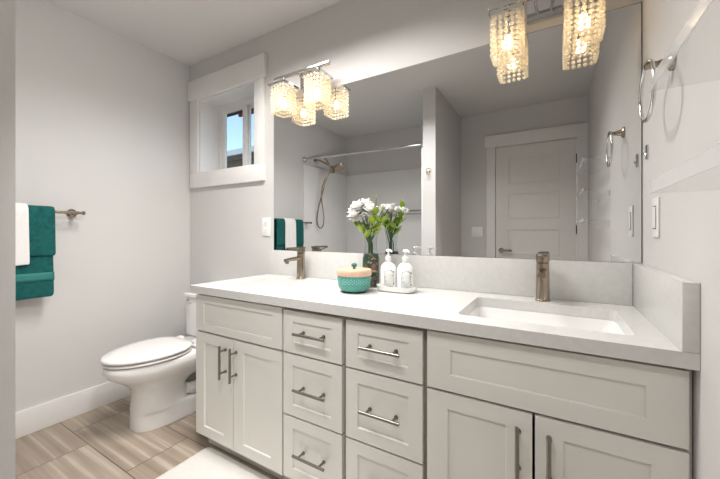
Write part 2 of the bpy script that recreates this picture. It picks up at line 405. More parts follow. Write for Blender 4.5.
def front(name, x0, x1, z0, z1, st, rl):
    """shaker front: stiles and rails standing proud of a recessed panel"""
    bm = NB(); ya, yb = -0.535, yf0 - 0.0005
    add_box(bm, x0, x0 + st, ya, yb, z0, z1); add_box(bm, x1 - st, x1, ya, yb, z0, z1)
    add_box(bm, x0 + st, x1 - st, ya, yb, z0, z0 + rl); add_box(bm, x0 + st, x1 - st, ya, yb, z1 - rl, z1)
    # sloped sticking around the panel
    A = [(x0 + st, ya, z0 + rl), (x1 - st, ya, z0 + rl), (x1 - st, ya, z1 - rl), (x0 + st, ya, z1 - rl)]
    k = 0.003; d = 0.007
    B = [(x0 + st + k, ya + d, z0 + rl + k), (x1 - st - k, ya + d, z0 + rl + k), (x1 - st - k, ya + d, z1 - rl - k), (x0 + st + k, ya + d, z1 - rl - k)]
    a = [bm.verts.new(p) for p in A]; b_ = [bm.verts.new(p) for p in B]
    for i in range(4): bm.faces.new((a[i], a[(i + 1) % 4], b_[(i + 1) % 4], b_[i]))
    bm.faces.new(b_)
    return link(name, bm, M['cab'], van)
def pull(parent, c, length, vertical):
    bm = NB(); yy = -0.572; ax = Vector((0, 0, 1)) if vertical else Vector((1, 0, 0)); c = Vector((c[0], 0, c[1]))
    h = length / 2
    add_tube(bm, [c + ax * -h + Vector((0, yy, 0)), c + ax * h + Vector((0, yy, 0))], 0.0058, 12)
    for s_ in (-1, 1):
        q = c + ax * s_ * (h * 0.66); add_tube(bm, [q + Vector((0, -0.5355, 0)), q + Vector((0, yy, 0))], 0.0048, 10)
        add_tube(bm, [q + Vector((0, -0.5352, 0)), q + Vector((0, -0.539, 0))], 0.0075, 12)
    link('handle', bm, M['pull'], parent, True)
front('false_front', -1.875, -1.274, 0.613, 0.793, 0.06, 0.036)
front('false_front', -0.634, -0.012, 0.613, 0.793, 0.075, 0.050)
def door(x0, x1, hx):
    d = front('door', x0, x1, 0.082, 0.604, 0.066, 0.048); d_ = pull(d, (hx, 0.498), 0.158, True)
door(-1.875, -1.587, -1.638); door(-1.583, -1.274, -1.563); door(-0.634, -0.331, -0.366); door(-0.324, -0.012, -0.290)
for x0, x1, st, hx in ((-1.264, -0.968, 0.05, -1.103), (-0.949, -0.650, 0.05, -0.795)):
    for z0, z1 in ((0.613, 0.787), (0.352, 0.605), (0.088, 0.344)):
        d = front('drawer', x0, x1, z0, z1, st, 0.044); pull(d, (hx, z0 + (z1 - z0) * (0.53 if z1 > 0.7 else 0.505)), 0.155, False)

# ------------------------------------------------------------------ countertop with two cutouts
ct = thing('countertop', 'white quartz countertop with short backsplash running over the vanity', 'countertop', (-0.945, -0.28, CB))
xs = (-1.785, -1.325, -0.555, -0.095); ya, yb = -0.470, -0.130
def slab():
    """slab with two rounded rectangular cutouts"""
    bm = NB(); z0, z1 = CB, H; X0, X1, Y0, Y1 = -1.89, -0.001, -0.56, -0.001
    def strip(z):
        outer = [bm.verts.new(p) for p in ((X0, Y0, z), (X1, Y0, z), (X1, Y1, z), (X0, Y1, z))]
        es = [bm.edges.new((outer[i], outer[(i + 1) % 4])) for i in range(4)]
        loops = []
        for a, b_ in ((xs[0], xs[1]), (xs[2], xs[3])):
            lp = [bm.verts.new(p) for p in rrect((a + b_) / 2, (ya + yb) / 2, (b_ - a) / 2, (yb - ya) / 2, 0.022, z)]
            es += [bm.edges.new((lp[i], lp[(i + 1) % len(lp)])) for i in range(len(lp))]; loops.append(lp)
        bmesh.ops.triangle_fill(bm, use_beauty=True, use_dissolve=False, edges=es)
        return [outer] + loops
    A, B = strip(z0), strip(z1)
    for a, b_ in zip(A, B):
        n = len(a)
        for i in range(n): bm.faces.new((a[i], a[(i + 1) % n], b_[(i + 1) % n], b_[i]))
    return bm
link('slab', slab(), M['quartz'], ct)
box('backsplash', (-1.89, -0.031, -0.020, -0.001, H + 0.0005, 1.0), M['quartz'], ct, 0.0015)
box('side_splash', (-0.030, -0.001, -0.56, -0.001, H + 0.0005, 1.0), M['quartz'], ct, 0.0015)

def sink(x0, x1, label):
    s = thing('undermount_sink', label, 'sink', ((x0 + x1) / 2, (ya + yb) / 2, H - 0.18), 'sinks set into the counter')
    cx, cy, hx, hy = (x0 + x1) / 2, (ya + yb) / 2, (x1 - x0) / 2, (yb - ya) / 2
    bm = NB(); z = CB - 0.001
    rings = [rrect(cx, cy, hx + 0.02, hy + 0.018, 0.03, z), rrect(cx, cy, hx - 0.001, hy - 0.001, 0.022, z), rrect(cx, cy, hx - 0.006, hy - 0.006, 0.03, z - 0.02),
             rrect(cx, cy, hx - 0.03, hy - 0.02, 0.04, z - 0.09), rrect(cx, cy, hx - 0.07, hy - 0.05, 0.06, z - 0.118), rrect(cx, cy, hx - 0.13, hy - 0.10, 0.04, z - 0.126)]
    add_loft(bm, rings, cap0=False, cap1=True)
    out = [rrect(cx, cy, hx + 0.02, hy + 0.018, 0.03, z), rrect(cx, cy, hx + 0.015, hy + 0.012, 0.03, z - 0.01), rrect(cx, cy, hx - 0.02, hy - 0.01, 0.05, z - 0.10), rrect(cx, cy, hx - 0.10, hy - 0.09, 0.05, z - 0.137)]
    add_loft(bm, out, cap0=False, cap1=True)
    link('basin', bm, M['porcelain'], s, True, auto=50)
    bm = NB(); add_lathe(bm, (cx, cy + 0.03, z - 0.1255), [(0, 0), (0.024, 0), (0.024, 0.002), (0.018, 0.003), (0, 0.0025)], 24); link('drain', bm, M['nickel'], s, True)
sink(xs[0], xs[1], 'rectangular white sink below the window end of the counter')
sink(xs[2], xs[3], 'rectangular white sink beside the right side splash')

def faucet(x, label):
    f = thing('faucet', label, 'faucet', (x, -0.075, H), 'single lever faucets behind the sinks'); y = -0.075
    bm = NB(); add_lathe(bm, (x, y, H + 0.0005), [(0, 0), (0.028, 0), (0.028, 0.004), (0.0245, 0.006), (0.0235, 0.10), (0.0225, 0.148), (0.019, 0.150), (0, 0.150)], 28); link('body', bm, M['nickel'], f, True)
    bm = NB(); rings = []
    for k, (yy, zz_, hw, hh) in enumerate(((y - 0.012, 0.120, 0.015, 0.012), (y - 0.05, 0.120, 0.0145, 0.010), (y - 0.09, 0.118, 0.014, 0.009), (y - 0.130, 0.114, 0.0135, 0.008))):
        rings.append([(x + a * hw, yy, H + zz_ + b_ * hh) for a, b_ in ((1, .5), (.6, 1), (-.6, 1), (-1, .5), (-1, -.5), (-.6, -1), (.6, -1), (1, -.5))])
    add_loft(bm, rings); add_tube(bm, [(x, y - 0.116, H + 0.110), (x, y - 0.116, H + 0.096)], 0.011, 16)
    link('spout', bm, M['nickel'], f, True)
    bm = NB(); add_lathe(bm, (x, y, H + 0.1515), [(0, 0), (0.0235, 0), (0.0235, 0.030), (0.021, 0.034), (0, 0.034)], 28)
    add_box(bm, x - 0.019, x + 0.019, y - 0.105, y + 0.022, H + 0.176, H + 0.186, 0.003)
    link('lever', bm, M['nickel'], f, True)
faucet(-1.566, 'brushed nickel faucet on the counter below the window end of the mirror')
faucet(-0.318, 'brushed nickel faucet on the counter nearest the right side splash')

# ------------------------------------------------------------------ mirror
mi = thing('wall_mirror', 'large frameless mirror spanning the wall above both sinks', 'mirror', (-0.93, -0.004, 1.004))
box('mirror_glass', (-1.855, -0.004, -0.0062, -0.0052, 1.0015, 1.955), M['mirror'], mi)
box('mirror_backing', (-1.857, -0.002, -0.005, -0.001, 1.0015, 1.957), M['mirror_edge'], mi)

# ------------------------------------------------------------------ vanity lights
VS = 0.0205
def bead_cube(parent, cx, cy, z0, hw, rows, cols):
    sh = link('bead_shade', shade_frame(cx, cy, z0, hw, rows), M['chrome'], parent)
    bm = NB(); st = 2 * hw / cols
    base = bmesh.new(); bmesh.ops.create_icosphere(base, subdivisions=2, radius=0.0084)
    bv = [v.co.copy() for v in base.verts]; bf = [[v.index for v in f.verts] for f in base.faces]; base.free()
    spots = []
    for i in range(cols):
        o = -hw + st * (i + 0.5)
        spots += [(o, -hw), (o, hw), (-hw, o), (hw, o)]
    for r in range(rows):
        for (dx, dy) in spots:
            c = Vector((cx + dx, cy + dy, z0 + VS * (r + 0.5)))
            vs = [bm.verts.new(c + v) for v in bv]
            for f in bf: bm.faces.new([vs[i] for i in f])
    b = link('crystal_beads', bm, M['bead'], sh, True, auto=0); b['kind'] = 'stuff'; b['label'] = 'clear crystal beads strung on the square shade'
    bm = NB(); bmesh.ops.create_icosphere(bm, subdivisions=2, radius=0.022, matrix=Matrix.Translation((cx, cy, z0 + 0.062)))
    add_tube(bm, [(cx, cy, z0 + 0.078), (cx, cy, z0 + 0.092)], 0.011, 12)
    link('bulb', bm, M['bulb'], parent, True)
    bm = NB(); add_tube(bm, [(cx, cy, z0 + 0.093), (cx, cy, z0 + rows * VS + 0.002)], 0.014, 14); link('lamp_socket', bm, M['chrome'], parent, True)
def shade_frame(cx, cy, z0, hw, rows):
    bm = NB(); st = 2 * hw / 5; zt = z0 + rows * VS
    h = hw + 0.009
    add_box(bm, cx - h, cx + h, cy - h, cy - h + 0.003, zt, zt + 0.012); add_box(bm, cx - h, cx + h, cy + h - 0.003, cy + h, zt, zt + 0.012)
    add_box(bm, cx - h, cx - h + 0.003, cy - h, cy + h, zt, zt + 0.012); add_box(bm, cx + h - 0.003, cx + h, cy - h, cy + h, zt, zt + 0.012)
    add_box(bm, cx - h, cx + h, cy - 0.008, cy + 0.008, zt + 0.003, zt + 0.006)
    add_box(bm, cx - 0.008, cx + 0.008, cy - h, cy + h, zt + 0.003, zt + 0.006)
    return bm
def vanity_light(x, label):
    t_ = thing('vanity_light', label, 'light fixture', (x, -0.005, 2.02), 'crystal vanity lights over the mirror')
    y = -0.098
    box('back_plate', (x - 0.065, x + 0.065, -0.022, -0.001, 1.99, 2.10), M['chrome'], t_, 0.004)
    bm = NB(); add_box(bm, x - 0.203, x + 0.212, y - 0.011, y + 0.011, 2.040, 2.058, 0.002); add_tube(bm, [(x - 0.03, -0.021, 2.045), (x - 0.03, y + 0.01, 2.045)], 0.006, 10); add_tube(bm, [(x + 0.03, -0.021, 2.045), (x + 0.03, y + 0.01, 2.045)], 0.006, 10)
    link('bar', bm, M['chrome'], t_, True)
    for s_ in (-1, 1):
        cx = x + s_ * 0.1285
        bm = NB(); add_tube(bm, [(cx, y, 2.0), (cx, y, 2.041)], 0.009, 14); add_lathe(bm, (cx, y, 2.018), [(0, 0), (0.017, 0), (0.017, 0.010), (0, 0.012)], 16); link('stem', bm, M['chrome'], t_, True)
        bead_cube(t_, cx, y, 1.823, 0.054, 8, 5)
vanity_light(-1.553, 'two-lamp crystal bead vanity light above the mirror near the window')
vanity_light(-0.314, 'two-lamp crystal bead vanity light above the faucet near the right wall')

# ------------------------------------------------------------------ plates
def wallplate(name, label, cat, b, axis, kind):
    t_ = thing(name, label, cat, ((b[0] + b[1]) / 2, (b[2] + b[3]) / 2, b[4]))
    box('cover_plate', b, M['plate'], t_, 0.002)
    x0, x1, y0, y1, z0, z1 = b
    cz = (z0 + z1) / 2; cx = (x0 + x1) / 2; cy = (y0 + y1) / 2
    if kind == 'outlet_y':
        for d in (-0.024, 0.024):
            q = box('socket', (cx - 0.016, cx + 0.016, y0 - 0.002, y0 + 0.002, cz + d - 0.016, cz + d + 0.016), M['plate'], t_, 0.001)
            for e in (-0.006, 0.006): box('slot', (cx + e - 0.001, cx + e + 0.001, y0 - 0.0026, y0 - 0.002, cz + d - 0.002, cz + d + 0.007), M['slot'], q)
    elif kind == 'rocker_x':
        box('rocker', (x0 - 0.003, x0 + 0.002, cy - 0.017, cy + 0.017, cz - 0.034, cz + 0.034), M['plate'], t_, 0.0015)
        box('seam', (x0 - 0.0008, x0 + 0.001, cy - 0.0195, cy + 0.0195, cz - 0.0365, cz + 0.0365), M['slot'], t_)
    else:
        for d in (-0.023, 0.023): box('rocker', (cx + d - 0.016, cx + d + 0.016, y1 - 0.002, y1 + 0.003, cz - 0.034, cz + 0.034), M['plate'], t_, 0.0015)
wallplate('wall_outlet', 'white wall outlet between the window and the mirror', 'outlet', (-1.966, -1.892, -0.006, -0.0005, 1.092, 1.213), 'y', 'outlet_y')
wallplate('rocker_switch', 'single white rocker switch on the right wall beside the mirror', 'switch', (-0.006, -0.0005, -0.236, -0.164, 1.097, 1.222), 'x', 'rocker_x')
wallplate('double_switch', 'white double switch on the door wall, seen in the mirror', 'switch', (-1.085, -0.968, YF + 0.0005, YF + 0.006, 1.066, 1.18), 'y', 'double')

# hook on right wall, robe hook on partition end
t_ = thing('wall_hook', 'small nickel hook on the right wall above the rocker switch', 'hook', (-0.002, -0.085, 1.37))
bm = NB(); add_box(bm, -0.006, -0.0005, -0.095, -0.075, 1.365, 1.415, 0.002); link('back_plate', bm, M['chrome'], t_, True)
bm = NB(); add_tube(bm, [(-0.006, -0.085, 1.385), (-0.010, -0.085, 1.380), (-0.012, -0.085, 1.388)], 0.0025, 8); link('prong', bm, M['chrome'], t_, True)
t_ = thing('robe_hook', 'round chrome robe hook on the partition end, seen in the mirror', 'hook', (-1.265, -1.352, 1.66))
bm = NB(); add_tube(bm, [(-1.268, -1.3515, 1.685), (-1.268, -1.343, 1.685)], 0.024, 20); link('rosette', bm, M['chrome'], t_, True)
bm = NB(); add_tube(bm, [(-1.268, -1.343, 1.685), (-1.268, -1.315, 1.675), (-1.268, -1.302, 1.655), (-1.268, -1.295, 1.668)], 0.006, 10)
add_tube(bm, [(-1.268, -1.343, 1.662), (-1.268, -1.318, 1.640), (-1.268, -1.302, 1.650)], 0.006, 10)
link('prong', bm, M['chrome'], t_, True)

# ------------------------------------------------------------------ towel ring on the right wall
t_ = thing('towel_ring', 'brushed nickel towel ring on the right wall beside the mirror', 'towel ring', (-0.002, -0.375, 1.58))
bm = NB(); yr, zr = -0.372, 1.575
add_lathe(bm, (0, 0, 0), [(0, 0), (0.025, 0), (0.025, 0.006), (0.014, 0.014), (0.0085, 0.034), (0.0105, 0.060), (0, 0.062)], 24)
bmesh.ops.rotate(bm, verts=bm.verts, cent=(0, 0, 0), matrix=Matrix.Rotation(-PI / 2, 3, 'Y')); bmesh.ops.translate(bm, verts=bm.verts, vec=(-0.0006, yr, zr))
link('post', bm, M['nickel'], t_, True)
R = 0.079; bm = NB()
add_tube(bm, [(-0.056, yr + R * math.sin(a), zr + 0.012 - R - 0.004 + R * math.cos(a)) for a in (2 * PI * k / 48 for k in range(48))], 0.0048, 12, closed=True)
link('ring', bm, M['chrome'], t_, True)

# ------------------------------------------------------------------ acrylic shelves
zs = (1.176, 1.362, 1.500)
zs = (1.181, 1.362, 1.548)
names = ('clear acrylic shelf on the right wall, lowest of three', 'clear acrylic shelf on the right wall, middle of three', 'clear acrylic shelf on the right wall, highest of three')
for z, lb in zip(zs, names):
    t_ = thing('acrylic_shelf', lb, 'shelf', (-0.065, -1.1, z), 'clear acrylic shelves on the right wall')
    bm = NB(); add_box(bm, -0.128, -0.0008, -1.45, -0.80, z, z + 0.004)
    link('shelf_board', bm, M['acrylic'], t_)
    bm = NB(); add_box(bm, -0.131, -0.1285, -1.45, -0.80, z, z + 0.022)
    link('lip', bm, M['lip'], t_)
    for yy in (-0.83, -1.42):
        bm = NB(); add_box(bm, -0.006, -0.0008, yy - 0.008, yy + 0.008, z - 0.035, z - 0.0005)
        link('bracket', bm, M['lip'], t_)

# ------------------------------------------------------------------ towel bar with towels (left wall)
xb, zb = XL + 0.082, 1.230
t_ = thing('towel_bar', 'brushed nickel towel bar on the left wall', 'towel bar', (XL, -1.07, zb))
bm = NB(); add_tube(bm, [(xb, -0.715, zb), (xb, -1.43, zb)], 0.0085, 14); add_tube(bm, [(xb, -0.712, zb), (xb, -0.722, zb)], 0.012, 14); add_tube(bm, [(xb, -1.433, zb), (xb, -1.423, zb)], 0.012, 14)
link('rail', bm, M['nickel'], t_, True)
for yy in (-0.748, -1.395):
    bm = NB(); add_lathe(bm, (0, 0, 0), [(0, 0), (0.026, 0), (0.026, 0.006), (0.022, 0.011), (0.012, 0.016), (0.011, 0.082), (0, 0.086)], 24)
    bmesh.ops.rotate(bm, verts=bm.verts, cent=(0, 0, 0), matrix=Matrix.Rotation(PI / 2, 3, 'Y')); bmesh.ops.translate(bm, verts=bm.verts, vec=(XL + 0.0006, yy, zb))
    link('post', bm, M['nickel'], t_, True)
def towel(name, label, m, y0, y1, rad, th, zf, zbk, seed, group=None, band=None):
    rnd = random.Random(seed); N = 15; K = 26
    path = []
    for i in range(K + 1):
        s_ = i / K
        if s_ < 0.42: path.append((xb + rad, zf + (zb - zf) * (s_ / 0.42)))
        elif s_ < 0.58:
            a = PI * (s_ - 0.42) / 0.16; path.append((xb + rad * math.cos(a), zb + rad * math.sin(a)))
        else: path.append((xb - rad, zb - (zb - zbk) * ((s_ - 0.58) / 0.42)))
    bm = NB(); G = []; ph = rnd.random() * 6
    def P(i, j):
        x, z = path[i]; v = j / N; drop = abs(z - zb) / 0.5; s1 = 1 if i <= K / 2 else -0.3
        flare = 0.006 * drop * (1 if v > 0.5 else -1) * (abs(v - 0.5) * 2)
        return (x + s1 * 0.004 * math.sin(v * 7 + ph) * drop + s1 * 0.002 * math.sin(v * 17 + z * 9) * drop,
                y1 + (y0 - y1) * v + flare * -1, z + 0.003 * math.sin(v * 5 + ph) * (1 if (i == 0 or i == K) else 0))
    for i in range(K + 1): G.append([bm.verts.new(P(i, j)) for j in range(N + 1)])
    for i in range(K):
        for j in range(N): bm.faces.new((G[i][j], G[i][j + 1], G[i + 1][j + 1], G[i + 1][j]))
    def finish(o, th):
        s_ = o.modifiers.new('thickness', 'SOLIDIFY'); s_.thickness = th; s_.offset = 0
        sb = o.modifiers.new('smooth', 'SUBSURF'); sb.levels = 1; sb.render_levels = 2
    o = link(name, bm, m, None, True, auto=0); finish(o, th); tag(o, label, 'towel', group)
    if band:
        bm = NB(); rows = []
        for q in range(4):
            z = band[0] + (band[1] - band[0]) * q / 3; drop = abs(z - zb) / 0.5
            rows.append([bm.verts.new((xb + rad + th / 2 + 0.002 + 0.004 * math.sin(j / N * 7 + ph) * drop + 0.002 * math.sin(j / N * 17 + z * 9) * drop, y1 + (y0 - y1) * j / N - 0.006 * drop * (1 if j / N > .5 else -1) * abs(j / N - .5) * 2, z)) for j in range(N + 1)])
        for A, B in zip(rows, rows[1:]):
            for j in range(N): bm.faces.new((A[j], A[j + 1], B[j + 1], B[j]))
        b_ = link('woven_band', bm, M['teal_band'], o, True, auto=0); s_ = b_.modifiers.new('thickness', 'SOLIDIFY'); s_.thickness = 0.002; s_.offset = 0
        b_['label'] = 'smoother woven band near the hem'
    return o
towel('bath_towel', 'teal bath towel hanging longest from the left wall bar', M['teal_towel'], -1.265, -0.863, 0.0155, 0.010, 0.756, 0.83, 1, 'teal towels on the bar', band=(0.850, 0.895))
towel('hand_towel', 'short teal towel layered over the longer teal one', M['teal_towel'], -1.262, -0.855, 0.0280, 0.012, 0.985, 0.99, 2, 'teal towels on the bar')
towel('hand_towel', 'narrow white towel draped over the teal ones on the bar', M['white_towel'], -1.125, -0.966, 0.0395, 0.009, 0.940, 0.95, 3)

# ------------------------------------------------------------------ toilet
tc_ = thing('toilet', 'white toilet with closed lid between the left wall and the vanity', 'toilet', (-2.32, -0.4, 0)); TX = -2.32
def ov(z, yfr, ybk, hw, p=2.3, n=40, taper=0.0):
    cy = (yfr + ybk) / 2; hy = (ybk - yfr) / 2; o = []
    for k in range(n):
        a = 2 * PI * k / n; c, s_ = math.cos(a), math.sin(a)
        x = math.copysign(abs(c) ** (2 / p), c) * hw; y = math.copysign(abs(s_) ** (2 / p), s_)
        x *= 1 - taper * max(0, -y) ** 2
        o.append((TX + x, cy + y * hy, z))
    return o
bm = NB()
add_loft(bm, [ov(0.0005, -0.632, -0.10, 0.116, 2.8), ov(0.02, -0.633, -0.10, 0.116, 2.8), ov(0.075, -0.631, -0.10, 0.114, 2.7), ov(0.092, -0.630, -0.18, 0.114, 2.7), ov(0.105, -0.629, -0.33, 0.113, 2.7), ov(0.20, -0.622, -0.34, 0.106, 2.5),
              ov(0.240, -0.640, -0.28, 0.124, 2.4), ov(0.265, -0.665, -0.12, 0.142, 2.3), ov(0.290, -0.695, -0.08, 0.160, 2.3), ov(0.322, -0.742, -0.06, 0.180, 2.3), ov(0.352, -0.762, -0.05, 0.186, 2.3), ov(0.386, -0.764, -0.05, 0.187, 2.3), ov(0.391, -0.758, -0.055, 0.180, 2.3)])
bowl = link('bowl', bm, M['porcelain'], tc_, True, auto=60)
bm = NB(); 
for s_ in (-1, 1):
    add_tube(bm, [(TX + s_ * 0.075, -0.36, 0.15), (TX + s_ * 0.070, -0.30, 0.13), (TX + s_ * 0.066, -0.24, 0.14), (TX + s_ * 0.062, -0.18, 0.19), (TX + s_ * 0.060, -0.13, 0.27)], [0.03, 0.038, 0.040, 0.040, 0.04], 16)
link('trapway', bm, M['porcelain'], tc_, True, auto=60)
def seatplate(name, z0, z1, gf, hw, crown):
    bm = NB(); Y0, Y1 = gf, -0.335
    add_loft(bm, [ov(z0, Y0 + 0.006, Y1, hw - 0.006, 2.3, taper=0.0), ov(z0 + 0.003, Y0, Y1, hw, 2.3), ov(z1 - 0.006, Y0, Y1, hw, 2.3), ov(z1 - 0.001, Y0 + 0.006, Y1 - 0.003, hw - 0.006, 2.3), ov(z1 + crown, Y0 + 0.06, Y1 - 0.03, hw - 0.05, 2.2)])
    # shift the rear so the plate is long, as on an elongated seat
    link(name, bm, M['seat'], tc_, True, auto=60)
def seat_ov(z, yfr, hw, d=0.0, n=48):
    """elongated seat outline: rounded front, straighter squared back"""
    o = []; yc = -0.50
    for k in range(n):
        a = 2 * PI * k / n; c, s_ = math.cos(a), math.sin(a)
        if s_ < 0: x, y = c * (hw - d), yc + s_ * ((yc - yfr) - d)
        else:
            y = yc + s_ ** 0.55 * (0.168 - d); q = (y - yc) / 0.168
            x = math.copysign(abs(c) ** 0.40, c) * (hw - d) * (1 - 0.30 * q * q)
        o.append((TX + x, y, z))
    return o
for nm, z0, z1, yfr, hw, cr in (('toilet_seat', 0.3975, 0.411, -0.768, 0.189, 0.0), ('toilet_lid', 0.4185, 0.436, -0.772, 0.192, 0.004)):
    bm = NB(); add_loft(bm, [seat_ov(z0, yfr, hw, 0.006), seat_ov(z0 + 0.004, yfr, hw), seat_ov(z1 - 0.005, yfr, hw), seat_ov(z1, yfr, hw, 0.006), seat_ov(z1 + cr, yfr, hw, 0.05)])
    link(nm, bm, M['seat'], tc_, True, auto=60)
bm = NB()
for s_ in (-1, 1): add_box(bm, TX + s_ * 0.08 - 0.02, TX + s_ * 0.08 + 0.02, -0.325, -0.290, 0.394, 0.432, 0.006)
add_box(bm, TX - 0.16, TX + 0.16, -0.331, -0.300, 0.3965, 0.412, 0.002)
link('hinge', bm, M['seat'], tc_, True)
box('tank', (TX - 0.198, TX + 0.198, -0.200, -0.016, 0.395, 0.660), M['porcelain'], tc_, 0.016, 4)
box('tank_lid', (TX - 0.206, TX + 0.206, -0.208, -0.015, 0.661, 0.690), M['porcelain'], tc_, 0.008, 3)
bm = NB(); add_tube(bm, [(TX - 0.165, -0.200, 0.635), (TX - 0.165, -0.212, 0.635)], 0.013, 16); add_tube(bm, [(TX - 0.165, -0.216, 0.635), (TX - 0.10, -0.220, 0.630)], [0.007, 0.005], 10)
link('flush_lever', bm, M['chrome'], tc_, True)

# ------------------------------------------------------------------ rug
bm = NB(); add_loft(bm, [rrect(-1.25, -0.775, 0.555, 0.262, 0.02, 0.001), rrect(-1.25, -0.775, 0.565, 0.272, 0.03, 0.006), rrect(-1.25, -0.775, 0.562, 0.270, 0.03, 0.013), rrect(-1.25, -0.775, 0.55, 0.258, 0.025, 0.016)])
tag(link('bath_mat', bm, M['rug'], None, True, auto=0), 'plain white bath mat on the tile floor in front of the vanity', 'rug')

# ------------------------------------------------------------------ counter accessories
# canister
cx, cy = -1.066, -0.287; z = H + 0.0008
t_ = thing('lidded_canister', 'teal ceramic canister with pale wooden lid on the counter', 'canister', (cx, cy, z))
bm = NB(); add_lathe(bm, (cx, cy, z), [(0, 0.004), (0.054, 0.004), (0.065, 0.011), (0.0735, 0.028), (0.0765, 0.050), (0.076, 0.074), (0.072, 0.074), (0.071, 0.05), (0, 0.045)], 48); link('bowl', bm, M['teal'], t_, True, auto=50)
bm = NB(); add_lathe(bm, (cx, cy, z), [(0, 0), (0.054, 0), (0.058, 0.0038), (0.052, 0.0039), (0, 0.0045)], 40); link('foot', bm, M['foot'], t_, True)
bm = NB(); add_lathe(bm, (cx, cy, z + 0.0745), [(0, 0), (0.076, 0), (0.079, 0.003), (0.080, 0.024), (0.077, 0.028), (0, 0.029)], 48); lid = link('lid', bm, M['soffit'], t_, True, auto=50)
bm = NB(); add_lathe(bm, (cx, cy, z + 0.1036), [(0, 0), (0.007, 0), (0.006, 0.006), (0.012, 0.012), (0.014, 0.018), (0.009, 0.025), (0, 0.027)], 20, 1.0, 1.0); link('knob', bm, M['tealknob'], lid, True)
bm = NB()
for k in range(16):
    a = math.radians(-100 + k * 6.2) ; zz_ = z + 0.058 + (0.004 if k % 2 else -0.003)
    for dz in (0, -0.012):
        c_ = Vector((cx + 0.0762 * math.cos(a), cy + 0.0762 * math.sin(a), zz_ + dz)); q = bmesh.ops.create_icosphere(bm, subdivisions=1, radius=0.0028, matrix=Matrix.Translation(c_))
link('raised_dots', bm, M['white_mark'], t_, True)

# tray + two soap dispensers
tx, ty = -0.903, -0.178
bm = NB(); add_loft(bm, [rrect(tx, ty, 0.082, 0.042, 0.035, z), rrect(tx, ty, 0.090, 0.050, 0.042, z + 0.006), rrect(tx, ty, 0.096, 0.055, 0.048, z + 0.026), rrect(tx, ty, 0.092, 0.051, 0.045, z + 0.026), rrect(tx, ty, 0.084, 0.044, 0.038, z + 0.009)])
tag(link('soap_tray', bm, M['bottle'], None, True, auto=60), 'white ceramic tray holding the two soap dispensers', 'tray')
def dispenser(x, label):
    zb_ = z + 0.0098
    t_ = thing('soap_dispenser', label, 'soap dispenser', (x, ty, zb_), 'white pump bottles in the tray')
    bm = NB(); add_lathe(bm, (x, ty, zb_), [(0, 0), (0.034, 0), (0.0375, 0.004), (0.0385, 0.03), (0.0385, 0.085), (0.037, 0.098), (0.031, 0.110), (0.020, 0.119), (0.0125, 0.123), (0.0125, 0.132), (0, 0.132)], 36, 1, 0.85)
    link('bottle_body', bm, M['bottle'], t_, True, auto=50)
    bm = NB(); add_lathe(bm, (x, ty, zb_ + 0.1325), [(0, 0), (0.0145, 0), (0.0145, 0.014), (0.010, 0.018), (0.005, 0.019), (0.005, 0.036), (0.011, 0.038), (0.012, 0.046), (0.007, 0.050), (0, 0.050)], 20)
    d = Vector((0.8, -0.6, 0)) * 0.034
    add_tube(bm, [(x, ty, zb_ + 0.176), (x + d.x * 0.6, ty + d.y * 0.6, zb_ + 0.177), (x + d.x, ty + d.y, zb_ + 0.171)], [0.0075, 0.0055, 0.004], 10)
    link('pump', bm, M['bottle'], t_, True)
    ca = Vector((-0.277 - x, -1.566 - ty)).angle_signed(Vector((1, 0)))   # label faces into the room
    a0 = math.radians(-62)
    def onb(a, zz_, r=0.0392): return (x + r * math.cos(a), ty + 0.85 * r * math.sin(a) - 0.0002, zb_ + zz_)
    bm = NB(); n = 10; da = math.radians(24)
    rows = [[bm.verts.new(onb(a0 - da + 2 * da * j / n, h)) for j in range(n + 1)] for h in (0.018, 0.045, 0.07, 0.078)]
    for A, B in zip(rows, rows[1:]):
        for j in range(n): bm.faces.new((A[j], A[j + 1], B[j + 1], B[j]))
    l = link('label', bm, M['label'], t_, True); s_ = l.modifiers.new('t', 'SOLIDIFY'); s_.thickness = 0.0005; s_.offset = 0
    bm = NB(); rnd = random.Random(5)
    pts = [(a0 + s1 * math.radians(31 + rnd.uniform(-3, 3)), 0.014 + 0.068 * k / 9) for k in range(10) for s1 in (-1, 1)] + [(a0 + math.radians(q), 0.088 - abs(q) * 0.0002) for q in range(-24, 30, 8)] + [(a0 + math.radians(q), 0.012) for q in range(-24, 30, 8)]
    for a, h in pts:
        if h > 0.083: rr = 0.0372
        else: rr = 0.0390
        c_ = Vector(onb(a + rnd.uniform(-.03, .03), h + rnd.uniform(-.002, .002), rr))
        bmesh.ops.create_icosphere(bm, subdivisions=1, radius=rnd.uniform(0.0016, 0.0027), matrix=Matrix.Translation(c_))
    link('leaf_wreath_print', bm, M['ink'], t_)
dispenser(tx - 0.0425, 'white leaf-printed soap dispenser standing nearer the vase')
dispenser(tx + 0.0425, 'white leaf-printed soap dispenser farther from the vase')

# vase
vx, vy = -1.066, -0.128
t_ = thing('glass_vase', 'clear glass vase filled with dark green and pink pieces, holding white flowers', 'vase', (vx, vy, z))
bm = NB(); add_lathe(bm, (vx, vy, z), [(0, 0), (0.040, 0), (0.043, 0.004), (0.0435, 0.14), (0.034, 0.175), (0.030, 0.20), (0.033, 0.245), (0.042, 0.290), (0.0405, 0.290), (0.0315, 0.245), (0.0285, 0.20), (0.0325, 0.174), (0.042, 0.14), (0.0415, 0.006), (0, 0.006)], 36)
link('vase_glass', bm, M['glass'], t_, True, auto=50)
bm = NB(); add_lathe(bm, (vx, vy, z + 0.0065), [(0, 0), (0.0410, 0), (0.0412, 0.133), (0.035, 0.157), (0.02, 0.160), (0, 0.155)], 32); f_ = link('filling', bm, M['mottled'], t_, True, auto=50); f_['label'] = 'dark green and pink mottled filling'

